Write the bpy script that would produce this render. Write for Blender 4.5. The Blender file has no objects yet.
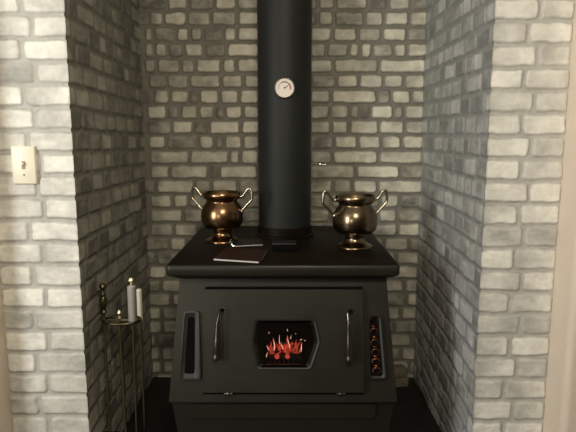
import bpy, bmesh, math, random
import numpy as np
from mathutils import Vector, Matrix
random.seed(7)
R = math.radians
PI = math.pi
C = bpy.context.scene.collection

# ---------------------------------------------------------------- camera
H = 1.15            # camera height above the hearth
PITCH = R(8.32)
F = 530.0
cam_d = bpy.data.cameras.new('camera')
cam_d.sensor_width = 36.0
cam_d.lens = F / 576 * 36
cam_d.clip_start = 0.02
cam = bpy.data.objects.new('camera', cam_d)
C.objects.link(cam)
cam.location = (0, 0, H)
cam.rotation_euler = (PI / 2 - PITCH, 0, 0)
bpy.context.scene.camera = cam
ct, st = math.cos(PITCH), math.sin(PITCH)


def ray(px, py):
    a = (px - 288) / F
    v = (216 - py) / F
    return Vector((a, ct + v * st, v * ct - st))


def at_y(px, py, y):
    r = ray(px, py)
    return Vector((0, 0, H)) + r * (y / r.y)


def at_z(px, py, z):
    r = ray(px, py)
    return Vector((0, 0, H)) + r * ((z - H) / r.z)


# ---------------------------------------------------------------- materials
def mat(name, col, rough=0.5, metal=0.0, emit=None, estr=0.0, noise=0.0, nscale=20, bump=0.0, bscale=60, spec=0.5, rnoise=0.0):
    m = bpy.data.materials.new(name)
    m.use_nodes = True
    nt = m.node_tree
    b = nt.nodes['Principled BSDF']
    b.inputs['Base Color'].default_value = (*col, 1)
    b.inputs['Roughness'].default_value = rough
    b.inputs['Metallic'].default_value = metal
    b.inputs['Specular IOR Level'].default_value = spec
    tc = nt.nodes.new('ShaderNodeTexCoord')
    if noise > 0:
        n = nt.nodes.new('ShaderNodeTexNoise')
        n.inputs['Scale'].default_value = nscale
        n.inputs['Detail'].default_value = 6
        nt.links.new(tc.outputs['Object'], n.inputs['Vector'])
        r = nt.nodes.new('ShaderNodeValToRGB')
        r.color_ramp.elements[0].position = 0.3
        r.color_ramp.elements[1].position = 0.7
        r.color_ramp.elements[0].color = (*[c * (1 - noise) for c in col], 1)
        r.color_ramp.elements[1].color = (*[min(1, c * (1 + noise)) for c in col], 1)
        nt.links.new(n.outputs['Fac'], r.inputs['Fac'])
        nt.links.new(r.outputs['Color'], b.inputs['Base Color'])
        if rnoise > 0:
            mr = nt.nodes.new('ShaderNodeMapRange')
            mr.inputs['To Min'].default_value = rough - rnoise
            mr.inputs['To Max'].default_value = rough + rnoise
            nt.links.new(n.outputs['Fac'], mr.inputs['Value'])
            nt.links.new(mr.outputs['Result'], b.inputs['Roughness'])
    if bump > 0:
        n2 = nt.nodes.new('ShaderNodeTexNoise')
        n2.inputs['Scale'].default_value = bscale
        n2.inputs['Detail'].default_value = 5
        nt.links.new(tc.outputs['Object'], n2.inputs['Vector'])
        bp = nt.nodes.new('ShaderNodeBump')
        bp.inputs['Strength'].default_value = bump
        bp.inputs['Distance'].default_value = 0.004
        nt.links.new(n2.outputs['Fac'], bp.inputs['Height'])
        nt.links.new(bp.outputs['Normal'], b.inputs['Normal'])
    if emit:
        b.inputs['Emission Color'].default_value = (*emit, 1)
        b.inputs['Emission Strength'].default_value = estr
    return m


def brick_material(name):
    m = bpy.data.materials.new(name)
    m.use_nodes = True
    nt = m.node_tree
    b = nt.nodes['Principled BSDF']
    b.inputs['Roughness'].default_value = 0.5
    b.inputs['Specular IOR Level'].default_value = 0.35
    a = nt.nodes.new('ShaderNodeAttribute')
    a.attribute_name = 'paint'
    tc = nt.nodes.new('ShaderNodeTexCoord')
    n = nt.nodes.new('ShaderNodeTexNoise')
    n.inputs['Scale'].default_value = 70
    n.inputs['Detail'].default_value = 5
    nt.links.new(tc.outputs['Object'], n.inputs['Vector'])
    mr = nt.nodes.new('ShaderNodeMapRange')
    mr.inputs['From Min'].default_value = 0.3
    mr.inputs['From Max'].default_value = 0.7
    mr.inputs['To Min'].default_value = 0.93
    mr.inputs['To Max'].default_value = 1.06
    nt.links.new(n.outputs['Fac'], mr.inputs['Value'])
    mx = nt.nodes.new('ShaderNodeVectorMath')
    mx.operation = 'SCALE'
    nt.links.new(a.outputs['Color'], mx.inputs[0])
    nt.links.new(mr.outputs['Result'], mx.inputs['Scale'])
    nt.links.new(mx.outputs['Vector'], b.inputs['Base Color'])
    bp = nt.nodes.new('ShaderNodeBump')
    bp.inputs['Strength'].default_value = 0.35
    bp.inputs['Distance'].default_value = 0.003
    nt.links.new(n.outputs['Fac'], bp.inputs['Height'])
    nt.links.new(bp.outputs['Normal'], b.inputs['Normal'])
    return m


M = {}
M['brick'] = brick_material('painted_brick')
M['drywall'] = mat('beige_plaster', (0.80, 0.69, 0.57), 0.6, bump=0.15, bscale=90)
M['room_wall'] = mat('room_wall_paint', (0.16, 0.13, 0.10), 0.7)
M['ceiling'] = mat('ceiling_paint', (0.7, 0.68, 0.64), 0.8)
M['room_floor'] = mat('room_floor', (0.12, 0.08, 0.055), 0.5, noise=0.3)
M['hearth'] = mat('hearth_black', (0.010, 0.0095, 0.009), 0.6, noise=0.3, nscale=12)
M['stove'] = mat('stove_enamel', (0.0165, 0.0165, 0.0110), 0.36, spec=0.30, noise=0.12, nscale=9, bump=0.08, bscale=250, rnoise=0.06)
M['stove_dark'] = mat('stove_dark', (0.0095, 0.0092, 0.0063), 0.5, noise=0.2, nscale=9)
M['stove_top'] = mat('stove_top_iron', (0.009, 0.0062, 0.0038), 0.42, noise=0.35, nscale=14, rnoise=0.1, spec=0.09)
M['black'] = mat('black_iron', (0.006, 0.006, 0.006), 0.5)
M['matte_black'] = mat('flat_black', (0.003, 0.003, 0.003), 0.95, spec=0.1)  # firebox soot and the tin; also the painted dark of door gap and vents
M['pipe'] = mat('pipe_black', (0.016, 0.0175, 0.0155), 0.55, noise=0.15, nscale=6, spec=0.3)
M['steel'] = mat('dull_steel', (0.28, 0.27, 0.24), 0.3, 1.0)
M['chrome'] = mat('chrome', (0.75, 0.74, 0.7), 0.14, 1.0)
M['frame_metal'] = mat('window_frame_metal', (0.085, 0.085, 0.07), 0.22, 1.0)
M['trim_metal'] = mat('vent_trim_metal', (0.03, 0.03, 0.025), 0.3, 0.5)
M['copper_plate'] = mat('copper_vent', (0.60, 0.29, 0.19), 0.28, 1.0, noise=0.35, nscale=60)
M['urn_copper'] = mat('urn_copper', (0.28, 0.165, 0.085), 0.24, 1.0, noise=0.3, nscale=18, rnoise=0.05)
M['urn_bronze'] = mat('urn_bronze', (0.24, 0.18, 0.115), 0.24, 1.0, noise=0.25, nscale=18, rnoise=0.05)
M['handle_metal'] = mat('urn_handle', (0.50, 0.43, 0.33), 0.25, 1.0)
M['brass_dark'] = mat('old_brass', (0.12, 0.10, 0.055), 0.42, 1.0, noise=0.4, nscale=50)
M['brass'] = mat('brass', (0.85, 0.74, 0.50), 0.36, 1.0)
M['cream'] = mat('lamplit_grip', (0.85, 0.80, 0.64), 0.3)  # gold grip, its lamplit brightness put into the pale base colour
M['silver'] = mat('polished_silver', (0.85, 0.83, 0.76), 0.28, 0.65)
M['shaft'] = mat('brass_rod', (0.42, 0.35, 0.20), 0.3, 1.0)
M['switch'] = mat('switch_ivory', (0.88, 0.83, 0.66), 0.35)
M['toggle'] = mat('toggle_brown', (0.33, 0.24, 0.18), 0.4)
M['dial'] = mat('dial_cream', (0.85, 0.76, 0.68), 0.4)
M['dial_ink'] = mat('dial_ink', (0.05, 0.03, 0.03), 0.5)
M['dial_red'] = mat('dial_red', (0.35, 0.11, 0.09), 0.5)
M['dial_pink'] = mat('dial_pink', (0.62, 0.42, 0.38), 0.5)
M['cover'] = mat('booklet_cover', (0.030, 0.012, 0.009), 0.5, spec=0.15, noise=0.8, nscale=45)
M['cover2'] = mat('envelope_cover', (0.03, 0.025, 0.018), 0.5, spec=0.15, noise=0.7, nscale=35)
M['paper'] = mat('page_edges', (0.62, 0.61, 0.57), 0.4)
M['bristle'] = mat('brush_bristle', (0.06, 0.045, 0.022), 0.9, noise=0.5, nscale=80)
M['log'] = mat('charred_log', (0.015, 0.010, 0.008), 0.9, bump=0.8, bscale=60)
M['firebrick'] = mat('firebrick', (0.19, 0.165, 0.11), 0.85, noise=0.2)
M['flame_red'] = mat('flame_red', (0.4, 0.05, 0.03), 0.6, emit=(0.85, 0.11, 0.08), estr=0.62)
M['flame_white'] = mat('flame_white', (0.8, 0.5, 0.4), 0.6, emit=(1.0, 0.55, 0.42), estr=1.5)

g = bpy.data.materials.new('stove_glass')
g.use_nodes = True
nt = g.node_tree
nt.nodes.clear()
out = nt.nodes.new('ShaderNodeOutputMaterial')
tr = nt.nodes.new('ShaderNodeBsdfTransparent')
tr.inputs['Color'].default_value = (0.8, 0.76, 0.7, 1)
gl = nt.nodes.new('ShaderNodeBsdfGlossy')
gl.inputs['Roughness'].default_value = 0.05
mx = nt.nodes.new('ShaderNodeMixShader')
mx.inputs['Fac'].default_value = 0.06
nt.links.new(tr.outputs[0], mx.inputs[1])
nt.links.new(gl.outputs[0], mx.inputs[2])
nt.links.new(mx.outputs[0], out.inputs['Surface'])
M['glass'] = g

# glowing coals: emission broken up by noise (embers give off light)
e = bpy.data.materials.new('ember')
e.use_nodes = True
nt = e.node_tree
b = nt.nodes['Principled BSDF']
b.inputs['Base Color'].default_value = (0.02, 0.008, 0.006, 1)
n = nt.nodes.new('ShaderNodeTexNoise')
n.inputs['Scale'].default_value = 55
tc = nt.nodes.new('ShaderNodeTexCoord')
nt.links.new(tc.outputs['Object'], n.inputs['Vector'])
r_ = nt.nodes.new('ShaderNodeValToRGB')
r_.color_ramp.elements[0].position = 0.42
r_.color_ramp.elements[0].color = (0.01, 0, 0, 1)
r_.color_ramp.elements[1].position = 0.62
r_.color_ramp.elements[1].color = (0.55, 0.06, 0.035, 1)
nt.links.new(n.outputs['Fac'], r_.inputs['Fac'])
nt.links.new(r_.outputs['Color'], b.inputs['Emission Color'])
b.inputs['Emission Strength'].default_value = 1.0
M['ember'] = e


# ---------------------------------------------------------------- object helpers
def obj(name, bm, m, parent=None, smooth=True, angle=35):
    me = bpy.data.meshes.new(name)
    bmesh.ops.recalc_face_normals(bm, faces=bm.faces[:])
    bm.to_mesh(me)
    bm.free()
    o = bpy.data.objects.new(name, me)
    C.objects.link(o)
    me.materials.append(m if not isinstance(m, str) else M[m])
    if smooth:
        me.polygons.foreach_set('use_smooth', [True] * len(me.polygons))
        me.set_sharp_from_angle(angle=R(angle))
    if parent:
        o.parent = parent
        o.matrix_parent_inverse = parent.matrix_basis.inverted()   # parts are given in world coordinates
    return o


def thing(name, label, cat, loc=(0, 0, 0), group=None):
    o = bpy.data.objects.new(name, None)
    C.objects.link(o)
    o.empty_display_size = 0.05
    o.location = loc
    o['label'] = label
    o['category'] = cat
    if group:
        o['group'] = group
    return o


def tag(o, label, cat, group=None, kind=None):
    o['label'] = label
    o['category'] = cat
    if group:
        o['group'] = group
    if kind:
        o['kind'] = kind
    return o


def struct(name, bm, m, label=None):
    o = obj(name, bm, m)
    o['kind'] = 'structure'
    if label:
        o['label'] = label
    return o


def box(bm, x0, x1, y0, y1, z0, z1):
    vs = [bm.verts.new((x, y, z)) for x in (x0, x1) for y in (y0, y1) for z in (z0, z1)]
    for f in ((0, 1, 3, 2), (4, 6, 7, 5), (0, 4, 5, 1), (2, 3, 7, 6), (0, 2, 6, 4), (1, 5, 7, 3)):
        bm.faces.new([vs[i] for i in f])
    return vs


def bevel(bm, w, seg=2, angle=40):
    es = [e for e in bm.edges if len(e.link_faces) == 2 and e.calc_face_angle(0) > R(angle)]
    if es:
        bmesh.ops.bevel(bm, geom=es, offset=w, segments=seg, profile=0.5, affect='EDGES')
    return bm


def boxm(x0, x1, y0, y1, z0, z1, bev=0.0, seg=2):
    bm = bmesh.new()
    box(bm, x0, x1, y0, y1, z0, z1)
    if bev:
        bmesh.ops.recalc_face_normals(bm, faces=bm.faces[:])
        bevel(bm, bev, seg)
    return bm


def lathe(bm, prof, c=(0, 0, 0), seg=40, frame=None, close=True):
    """prof: list of (radius, height) along +z of frame (3x3) at c"""
    fr = frame or Matrix.Identity(3)
    c = Vector(c)
    rings = []
    for r, z in prof:
        if r < 1e-5:
            rings.append([bm.verts.new(c + fr @ Vector((0, 0, z)))])
        else:
            rings.append([bm.verts.new(c + fr @ Vector((r * math.cos(2 * PI * i / seg), r * math.sin(2 * PI * i / seg), z))) for i in range(seg)])
    for a, b in zip(rings, rings[1:]):
        if len(a) == 1 and len(b) == 1:
            continue
        for i in range(seg):
            j = (i + 1) % seg
            if len(a) == 1:
                bm.faces.new((a[0], b[i], b[j]))
            elif len(b) == 1:
                bm.faces.new((a[i], b[0], a[j]))
            else:
                bm.faces.new((a[i], b[i], b[j], a[j]))
    if close:
        for rg in (rings[0], rings[-1]):
            if len(rg) > 2:
                bm.faces.new(rg)
    return bm


def tube(bm, pts, rad, seg=10):
    pts = [Vector(p) for p in pts]
    rads = rad if isinstance(rad, (list, tuple)) else [rad] * len(pts)
    rings = []
    up = None
    for i, p in enumerate(pts):
        a = pts[max(0, i - 1)]
        b = pts[min(len(pts) - 1, i + 1)]
        t = (b - a).normalized()
        if up is None:
            up = t.orthogonal().normalized()
        up = (up - t * up.dot(t)).normalized()
        s = t.cross(up)
        rings.append([bm.verts.new(p + (up * math.cos(2 * PI * k / seg) + s * math.sin(2 * PI * k / seg)) * rads[i]) for k in range(seg)])
    for a, b in zip(rings, rings[1:]):
        for k in range(seg):
            j = (k + 1) % seg
            bm.faces.new((a[k], a[j], b[j], b[k]))
    bm.faces.new(rings[0])
    bm.faces.new(rings[-1])
    return bm


def catmull(pts, n=6):
    pts = [Vector(p) for p in pts]
    q = [pts[0] * 2 - pts[1]] + pts + [pts[-1] * 2 - pts[-2]]
    out = []
    for i in range(1, len(q) - 2):
        for k in range(n):
            t = k / n
            a, b, c, d = q[i - 1], q[i], q[i + 1], q[i + 2]
            out.append(0.5 * ((2 * b) + (c - a) * t + (2 * a - 5 * b + 4 * c - d) * t * t + (3 * b - a - 3 * c + d) * t ** 3))
    out.append(pts[-1])
    return out


def prism(bm, poly, conv, n0, n1):
    """poly of 2d points -> solid between offsets n0..n1; conv(u, s, n) -> world"""
    a = [bm.verts.new(conv(u, s, n0)) for u, s in poly]
    b = [bm.verts.new(conv(u, s, n1)) for u, s in poly]
    bm.faces.new(a)
    bm.faces.new(b[::-1])
    for i in range(len(poly)):
        j = (i + 1) % len(poly)
        bm.faces.new((a[i], a[j], b[j], b[i]))
    return bm


def ring_prism(bm, outer, inner, conv, n0, n1, n0i=None, n1i=None):
    """plate with a hole; outer and inner have the same number of points"""
    n0i = n0 if n0i is None else n0i
    n1i = n1 if n1i is None else n1i
    N = len(outer)
    A = [bm.verts.new(conv(*p, n0)) for p in outer]
    B = [bm.verts.new(conv(*p, n1)) for p in outer]
    Ci = [bm.verts.new(conv(*p, n0i)) for p in inner]
    D = [bm.verts.new(conv(*p, n1i)) for p in inner]
    for i in range(N):
        j = (i + 1) % N
        bm.faces.new((A[i], A[j], Ci[j], Ci[i]))
        bm.faces.new((B[i], D[i], D[j], B[j]))
        bm.faces.new((A[i], B[i], B[j], A[j]))
        bm.faces.new((Ci[i], Ci[j], D[j], D[i]))
    return bm


def round_poly(pts, rad, n=5):
    """round the corners of a 2d polygon"""
    out = []
    N = len(pts)
    for i in range(N):
        p = Vector(pts[i]); a = Vector(pts[i - 1]); b = Vector(pts[(i + 1) % N])
        r = rad[i] if isinstance(rad, (list, tuple)) else rad
        p0 = p + (a - p).normalized() * r
        p1 = p + (b - p).normalized() * r
        for k in range(n + 1):
            t = k / n
            q = p0 * (1 - t) ** 2 + p * 2 * t * (1 - t) + p1 * t * t
            out.append((q.x, q.y))
    return out


def ray_poly(center, poly, ang):
    """distance point of polygon boundary from center at angle"""
    d = Vector((math.cos(ang), math.sin(ang)))
    best = None
    c = Vector(center)
    for i in range(len(poly)):
        p = Vector(poly[i]) - c
        q = Vector(poly[(i + 1) % len(poly)]) - c
        e = q - p
        den = d.x * e.y - d.y * e.x
        if abs(den) < 1e-12:
            continue
        t = (p.x * e.y - p.y * e.x) / den
        s = (p.x * d.y - p.y * d.x) / den
        if t > 0 and -1e-6 <= s <= 1 + 1e-6 and (best is None or t > best):
            best = t
    return (c.x + d.x * best, c.y + d.y * best)


def match_rings(center, outer, inner, n=96):
    angs = [2 * PI * i / n for i in range(n)]
    for p in outer + inner:
        angs.append(math.atan2(p[1] - center[1], p[0] - center[0]) % (2 * PI))
    angs = sorted(set(round(a, 5) for a in angs))
    return [ray_poly(center, outer, a) for a in angs], [ray_poly(center, inner, a) for a in angs]


# ---------------------------------------------------------------- brick walls (painted relief surfaces)
rng = np.random.default_rng(11)


def vnoise(x, y, seed):
    r2 = np.random.default_rng(seed)
    T = r2.random((256, 256))
    xi = np.floor(x).astype(int); yi = np.floor(y).astype(int)
    fx = x - xi; fy = y - yi
    fx = fx * fx * (3 - 2 * fx); fy = fy * fy * (3 - 2 * fy)
    a = T[xi % 256, yi % 256]; b = T[(xi + 1) % 256, yi % 256]
    c = T[xi % 256, (yi + 1) % 256]; d = T[(xi + 1) % 256, (yi + 1) % 256]
    return (a * (1 - fx) + b * fx) * (1 - fy) + (c * (1 - fx) + d * fx) * fy


def fbm(x, y, seed):
    return vnoise(x, y, seed) * 0.55 + vnoise(x * 2.1, y * 2.1, seed + 1) * 0.3 + vnoise(x * 4.3, y * 4.3, seed + 2) * 0.15


# bed joints: course boundaries, k counts downward, k=0 just above eye level
KS = np.arange(-14, 20)
ZF = 0.025 - 0.0682 * KS - 0.000238 * KS ** 2 * np.sign(1) + H      # front of the piers
ZF = np.where(KS < -6, (0.025 + 0.0682 * 6 - 0.000238 * 36 + H) + 0.066 * (-6 - KS), ZF)
ZB = 0.017 - 0.0677 * KS + H                                         # back wall


def course(z, tab):
    """continuous course coordinate (grows downward) for height z"""
    return np.interp(-z, -tab, KS.astype(float))


def smooth(x):
    x = np.clip(x, 0, 1)
    return x * x * (3 - 2 * x)


def brick_wall(name, origin, ud, nd, ulen, z0, z1, courses, rowdata, seed, relief=0.0045, mortar=0.012,
               dark=0.3, bright=0.7, mort=0.4, tint=(1, 1, 0.95), avg=0.125, tones=(3, 7), corner_u=None,
               corner_dir=None, step=0.0036, rad=0.010, label=None, soft=0.006):
    nu = max(2, int(ulen / step) + 1)
    nz = int((z1 - z0) / step) + 1
    u = np.linspace(0, ulen, nu)
    z = np.linspace(z0, z1, nz)
    U, Z = np.meshgrid(u, z, indexing='ij')
    wx = (fbm(U / 0.03, Z / 0.03, seed) - 0.5) * 0.009
    wz = (fbm(U / 0.045 + 50, Z / 0.03, seed + 5) - 0.5) * 0.010
    U2 = U + wx
    Rr = courses(U, Z + wz)
    K = np.floor(Rr).astype(int)
    FR = Rr - K
    hh = 0.0685
    r2 = np.random.default_rng(seed + 9)
    SD = np.full(U.shape, 1.0)
    TT = np.zeros(U.shape)
    BH = np.zeros(U.shape)
    for k in range(int(K.min()), int(K.max()) + 1):
        m = K == k
        if not m.any():
            continue
        data = rowdata.get(k)
        if data is None:
            p = -r2.random() * avg
            data = []
            while p < ulen + 0.02:
                L = avg * (0.62 if r2.random() < 0.28 else 1.0) * (0.88 + 0.3 * r2.random())
                t0 = r2.uniform(*tones)
                data.append((p, p + L, t0, np.clip(t0 + r2.uniform(-1.8, 1.8), 0, 9)))
                p += L
        uu = U2[m]
        for (a, b, t0, t1) in data:
            s = (uu >= a) & (uu < b)
            if not s.any():
                continue
            mw = mortar * r2.uniform(0.8, 1.25)
            hx = (b - a - mw) / 2
            hy = (hh - mortar * r2.uniform(0.85, 1.1)) / 2
            px = np.abs(uu[s] - (a + b) / 2)
            py = np.abs(FR[m][s] - 0.5) * hh
            qx = px - (hx - rad); qy = py - (hy - rad)
            d = np.hypot(np.maximum(qx, 0), np.maximum(qy, 0)) + np.minimum(np.maximum(qx, qy), 0) - rad
            idx = np.flatnonzero(m.ravel())[s]
            SD.ravel()[idx] = d
            tt = smooth((uu[s] - a) / (b - a))
            TT.ravel()[idx] = t0 + (t1 - t0) * tt
            BH.ravel()[idx] = r2.uniform(-0.25, 0.35)
    prof = smooth(-SD / 0.006 + 0.25)
    fine = fbm(U / 0.010, Z / 0.010, seed + 20) - 0.5
    big = fbm(U / 0.05, Z / 0.04, seed + 30) - 0.5
    h = relief * prof * (1 + BH) + prof * big * 0.003 + fine * 0.0016
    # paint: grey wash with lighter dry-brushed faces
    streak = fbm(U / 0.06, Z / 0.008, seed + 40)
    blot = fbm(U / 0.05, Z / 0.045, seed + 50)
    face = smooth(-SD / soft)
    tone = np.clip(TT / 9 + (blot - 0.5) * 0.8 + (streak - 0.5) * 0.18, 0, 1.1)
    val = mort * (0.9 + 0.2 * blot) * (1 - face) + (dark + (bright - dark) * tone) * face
    # joint shadow painted as a broken dark line round the bricks
    joint_shade = np.exp(-((SD - 0.001) / 0.0018) ** 2) * smooth((fbm(U / 0.05 + 9, Z / 0.05, seed + 60) - 0.45) * 5)
    val = val * (1 - (0.28 if nd[1] else 0.12) * joint_shade)
    pos = np.zeros((nu, nz, 3))
    ud = np.array(ud, float); nd = np.array(nd, float)
    pos += np.array(origin, float)
    pos += U[..., None] * ud
    pos[..., 2] = Z
    if corner_u is not None:
        rowp = smooth((0.5 - np.abs(FR - 0.5)) * hh / 0.006 - 0.6) * relief + 0.001
        w = smooth(1 - np.abs(U - corner_u) / 0.012)
        h = h * (1 - w) + rowp * w
        pos += (w * h)[..., None] * np.array(corner_dir, float)
    pos += h[..., None] * nd
    me = bpy.data.meshes.new(name)
    idx = np.arange(nu * nz).reshape(nu, nz)
    q = np.stack([idx[:-1, :-1], idx[1:, :-1], idx[1:, 1:], idx[:-1, 1:]], -1).reshape(-1, 4)
    cr = np.cross(ud, [0, 0, 1])
    if np.dot(cr, nd) < 0:
        q = q[:, ::-1]
    me.vertices.add(nu * nz)
    me.vertices.foreach_set('co', pos.reshape(-1).astype(np.float32))
    me.loops.add(q.size)
    me.loops.foreach_set('vertex_index', q.reshape(-1).astype(np.int32))
    me.polygons.add(len(q))
    me.polygons.foreach_set('loop_start', np.arange(0, q.size, 4, dtype=np.int32))
    me.polygons.foreach_set('use_smooth', np.ones(len(q), bool))
    me.update()
    me.validate()
    at = me.color_attributes.new('paint', 'FLOAT_COLOR', 'POINT')
    col = np.ones((nu * nz, 4), np.float32)
    col[:, :3] = val.reshape(-1, 1) * np.array(tint)
    at.data.foreach_set('color', col.reshape(-1))
    me.materials.append(M['brick'])
    o = bpy.data.objects.new(name, me)
    C.objects.link(o)
    o['kind'] = 'structure'
    return o


YF, YB = 1.63, 2.445
XL, XR = -0.660, 0.612
XLO, XRO = -0.909, 0.842
ZLO, ZHI = -0.02, 2.05
SHR = 0.018   # right-hand courses sit a little lower at the front


def tn(s):
    return (float(s[0]), float(s[-1]))


left_rows = [(21, '79', '65'), (32, '27', '85'), (22, '65', '99'), (36, '32', '64'), (24, '79', '48'), (35, '49', '54'),
             (28, '56', '66'), (41, '66', '89'), (38, '55', '66'), (44, '67', '78'), (30, '86', '88'), (44, '77', '67'),
             (34, '78', '66'), (46, '89', '88'), (35, '33', '46'), (49, '89', '66'), (37.5, '78', '64'), (49, '45', '45'),
             (40, '33', '55'), (50, '55', '55')]
LY = [-8, 15, 39, 62.5, 85.6, 107, 130, 151, 174, 196, 219, 241, 264.5, 286, 306.5, 329, 350, 371, 393, 415, 437]
rd = {}
for i, (jx, a, b) in enumerate(left_rows):
    ju = at_y(jx, (LY[i] + LY[i + 1]) / 2, YF).x - XLO
    rd[i - 6] = [(-0.004, ju, *tn(a)), (ju, XL - XLO + 0.008, *tn(b))]
brick_wall('wall_front_left', (XLO, YF, 0), (1, 0, 0), (0, -1, 0), XL - XLO, ZLO - 0.33, ZHI,
           lambda U, Z: course(Z, ZF), rd, 100, corner_u=XL - XLO, corner_dir=(1, 0, 0),
           dark=0.35, bright=0.90, mort=0.51, tint=(1, 0.985, 0.90), mortar=0.012)

right_rows = [(539.6, '59', '56'), (528, '44', '89'), (537, '58', '46'), (524, '99', '84'), (534, '56', '55'), (522, '68', '87'),
              (530.5, '79', '44'), (521, '79', '55'), (529, '78', '99'), (519, '67', '77'), (523.5, '44', '43'),
              (514, '99', '47'), (522, '85', '78'), (510, '55', '47'), (520, '74', '33'), (510, '58', '99'), (516, '49', '44'),
              (504, '54', '39'), (513, '97', '37'), (503, '88', '89')]
RY = [0, 23, 46, 69.5, 91.5, 112.7, 136, 159.7, 182, 203.5, 225.5, 245, 268, 288, 307.6, 332, 352.5, 375, 396, 417.6, 440]
rd = {}
for i, (jx, a, b) in enumerate(right_rows):
    ju = at_y(jx, (RY[i] + RY[i + 1]) / 2, YF).x - XR
    rd[i - 6] = [(-0.008, ju, *tn(a)), (ju, XRO - XR + 0.004, *tn(b))]
brick_wall('wall_front_right', (XR, YF, 0), (1, 0, 0), (0, -1, 0), XRO - XR, ZLO - 0.33, ZHI,
           lambda U, Z: course(Z + SHR, ZF), rd, 200, corner_u=0.0, corner_dir=(-1, 0, 0),
           dark=0.36, bright=0.90, mort=0.52, tint=(1, 0.985, 0.91), mortar=0.012)

# side walls of the alcove: same paint, its shade put into darker tones
DL = YB - YF


def side_course(sh):
    def fn(U, Z):
        t = U / DL
        return course(Z + sh, ZF) * (1 - t) + course(Z, ZB) * t
    return fn


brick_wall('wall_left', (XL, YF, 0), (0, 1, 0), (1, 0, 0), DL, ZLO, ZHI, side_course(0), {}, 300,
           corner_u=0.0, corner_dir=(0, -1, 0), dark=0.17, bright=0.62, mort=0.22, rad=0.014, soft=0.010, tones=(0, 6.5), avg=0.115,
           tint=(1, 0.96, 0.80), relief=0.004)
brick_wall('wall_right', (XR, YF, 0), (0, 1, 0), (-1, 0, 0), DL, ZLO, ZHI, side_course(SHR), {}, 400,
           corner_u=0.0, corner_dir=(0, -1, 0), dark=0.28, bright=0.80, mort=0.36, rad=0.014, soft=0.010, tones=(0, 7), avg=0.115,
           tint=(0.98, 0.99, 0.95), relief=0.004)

# back wall: painted brick faces read off course by course, (left px, right px, tone)
BL = [
    [(167, 187, 5), (190, 213, 2), (217, 235, 7), (238, 257, 5)],
    [(149, 160, 4), (168, 184, 6), (190, 206, 5), (216, 236, 4), (238, 258, 7)],
    [(144, 153, 4), (176, 189, 6), (191, 203, 5), (224, 236, 8), (237, 258, 8)],
    [(144, 151, 3), (158, 168, 5), (184, 204, 6), (205, 224, 1), (229, 258, 8)],
    [(144, 153, 4), (160, 180, 4), (181, 190, 4), (200, 221, 7), (223, 236, 6), (237, 258, 7)],
    [(148, 166, 2), (168, 185, 4), (193, 218, 4), (225, 243, 5), (244, 258, 7)],
    [(153, 167, 5), (173, 189, 6), (199, 217, 7), (222, 238, 6), (240, 258, 7)],
    [(147, 167, 7), (180, 197, 4), (200, 215, 5), (225, 242, 7), (244, 258, 7)],
    [(147, 169, 2), (174, 193, 7), (194, 208, 1), (209, 238, 8), (243, 258, 9)],
    [(148, 162, 6), (171, 198, 2), (199, 214, 6), (224, 242, 7), (243, 258, 6)],
    [(149, 185, 5), (194, 229, 6), (229, 239, 6), (241, 258, 7)],
    [(150, 168, 6), (172, 209, 6), (219, 254, 7)],
    [(156, 194, 5), (195, 211, 3), (212, 238, 6), (239, 258, 4)],
    [(150, 172, 5), (173, 187, 6), (190, 216, 3)],
    [(150, 182, 5), (184, 215, 4)], [(150, 173, 4), (174, 198, 6)],
]
BR = [
    [(318, 333, 4), (337, 368, 4), (388, 411, 6)],
    [(318, 333, 4), (334, 364, 2), (365, 383, 5), (385, 407, 7), (411, 426, 6)],
    [(313, 329, 5), (335, 357, 6), (358, 381, 4), (383, 406, 7), (408, 424, 3)],
    [(313, 326, 4), (327, 349, 3), (349, 359, 6), (360, 372, 8), (373, 393, 4), (394, 406, 7), (408, 425, 6)],
    [(313, 330, 5), (337, 378, 5), (380, 426, 7)],
    [(314, 335, 2), (337, 358, 7), (359, 379, 6), (387, 400, 7), (407, 418, 6)],
    [(313, 327, 5), (335, 377, 8), (378, 390, 4), (391, 408, 7), (415, 424, 6)],
    [(313, 329, 5), (330, 349, 4), (350, 360, 4), (370, 393, 8), (394, 403, 4), (404, 417, 7)],
    [(313, 327, 5), (334, 345, 7), (353, 378, 7), (380, 404, 7), (405, 424, 5)],
    [(313, 333, 2), (335, 355, 8), (361, 379, 6), (383, 401, 6), (402, 417, 7)],
    [(313, 331, 4), (333, 377, 7), (379, 417, 7)],
    [(312, 355, 5), (356, 400, 8), (400, 418, 4)],
    [(312, 333, 5), (333, 352, 3), (353, 377, 7), (378, 418, 7)],
    [(312, 330, 3), (332, 352, 4), (380, 399, 6), (401, 418, 3)],
    [(312, 330, 3), (378, 397, 6), (398, 418, 3)], [(370, 397, 5), (399, 417, 7)],
]
BY = [-6, 9.4, 25.4, 41.7, 57, 72.3, 88, 103.5, 118.8, 134.6, 149, 163.2, 177, 191, 205, 219, 232.5]


def row_from_patches(pl, py):
    xs = [(at_y(a, py, YB).x - XL, at_y(b, py, YB).x - XL, t) for a, b, t in pl]
    out = []
    prev = -0.01
    for a, b, t in xs:
        if a - prev > 0.045:
            out.append([prev, a, 1.2])
        elif out:
            mid = (out[-1][1] + a) / 2
            out[-1][1] = mid
            a = mid
        out.append([a, b, t])
        prev = b
    if (XR - XL) - prev > 0.045:
        out.append([prev, XR - XL + 0.01, 2.0])
    else:
        out[-1][1] = XR - XL + 0.01
    return [(a, b, max(0, t - random.uniform(0, 1.5)), min(9, t + random.uniform(0, 1.2))) for a, b, t in out]


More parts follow.
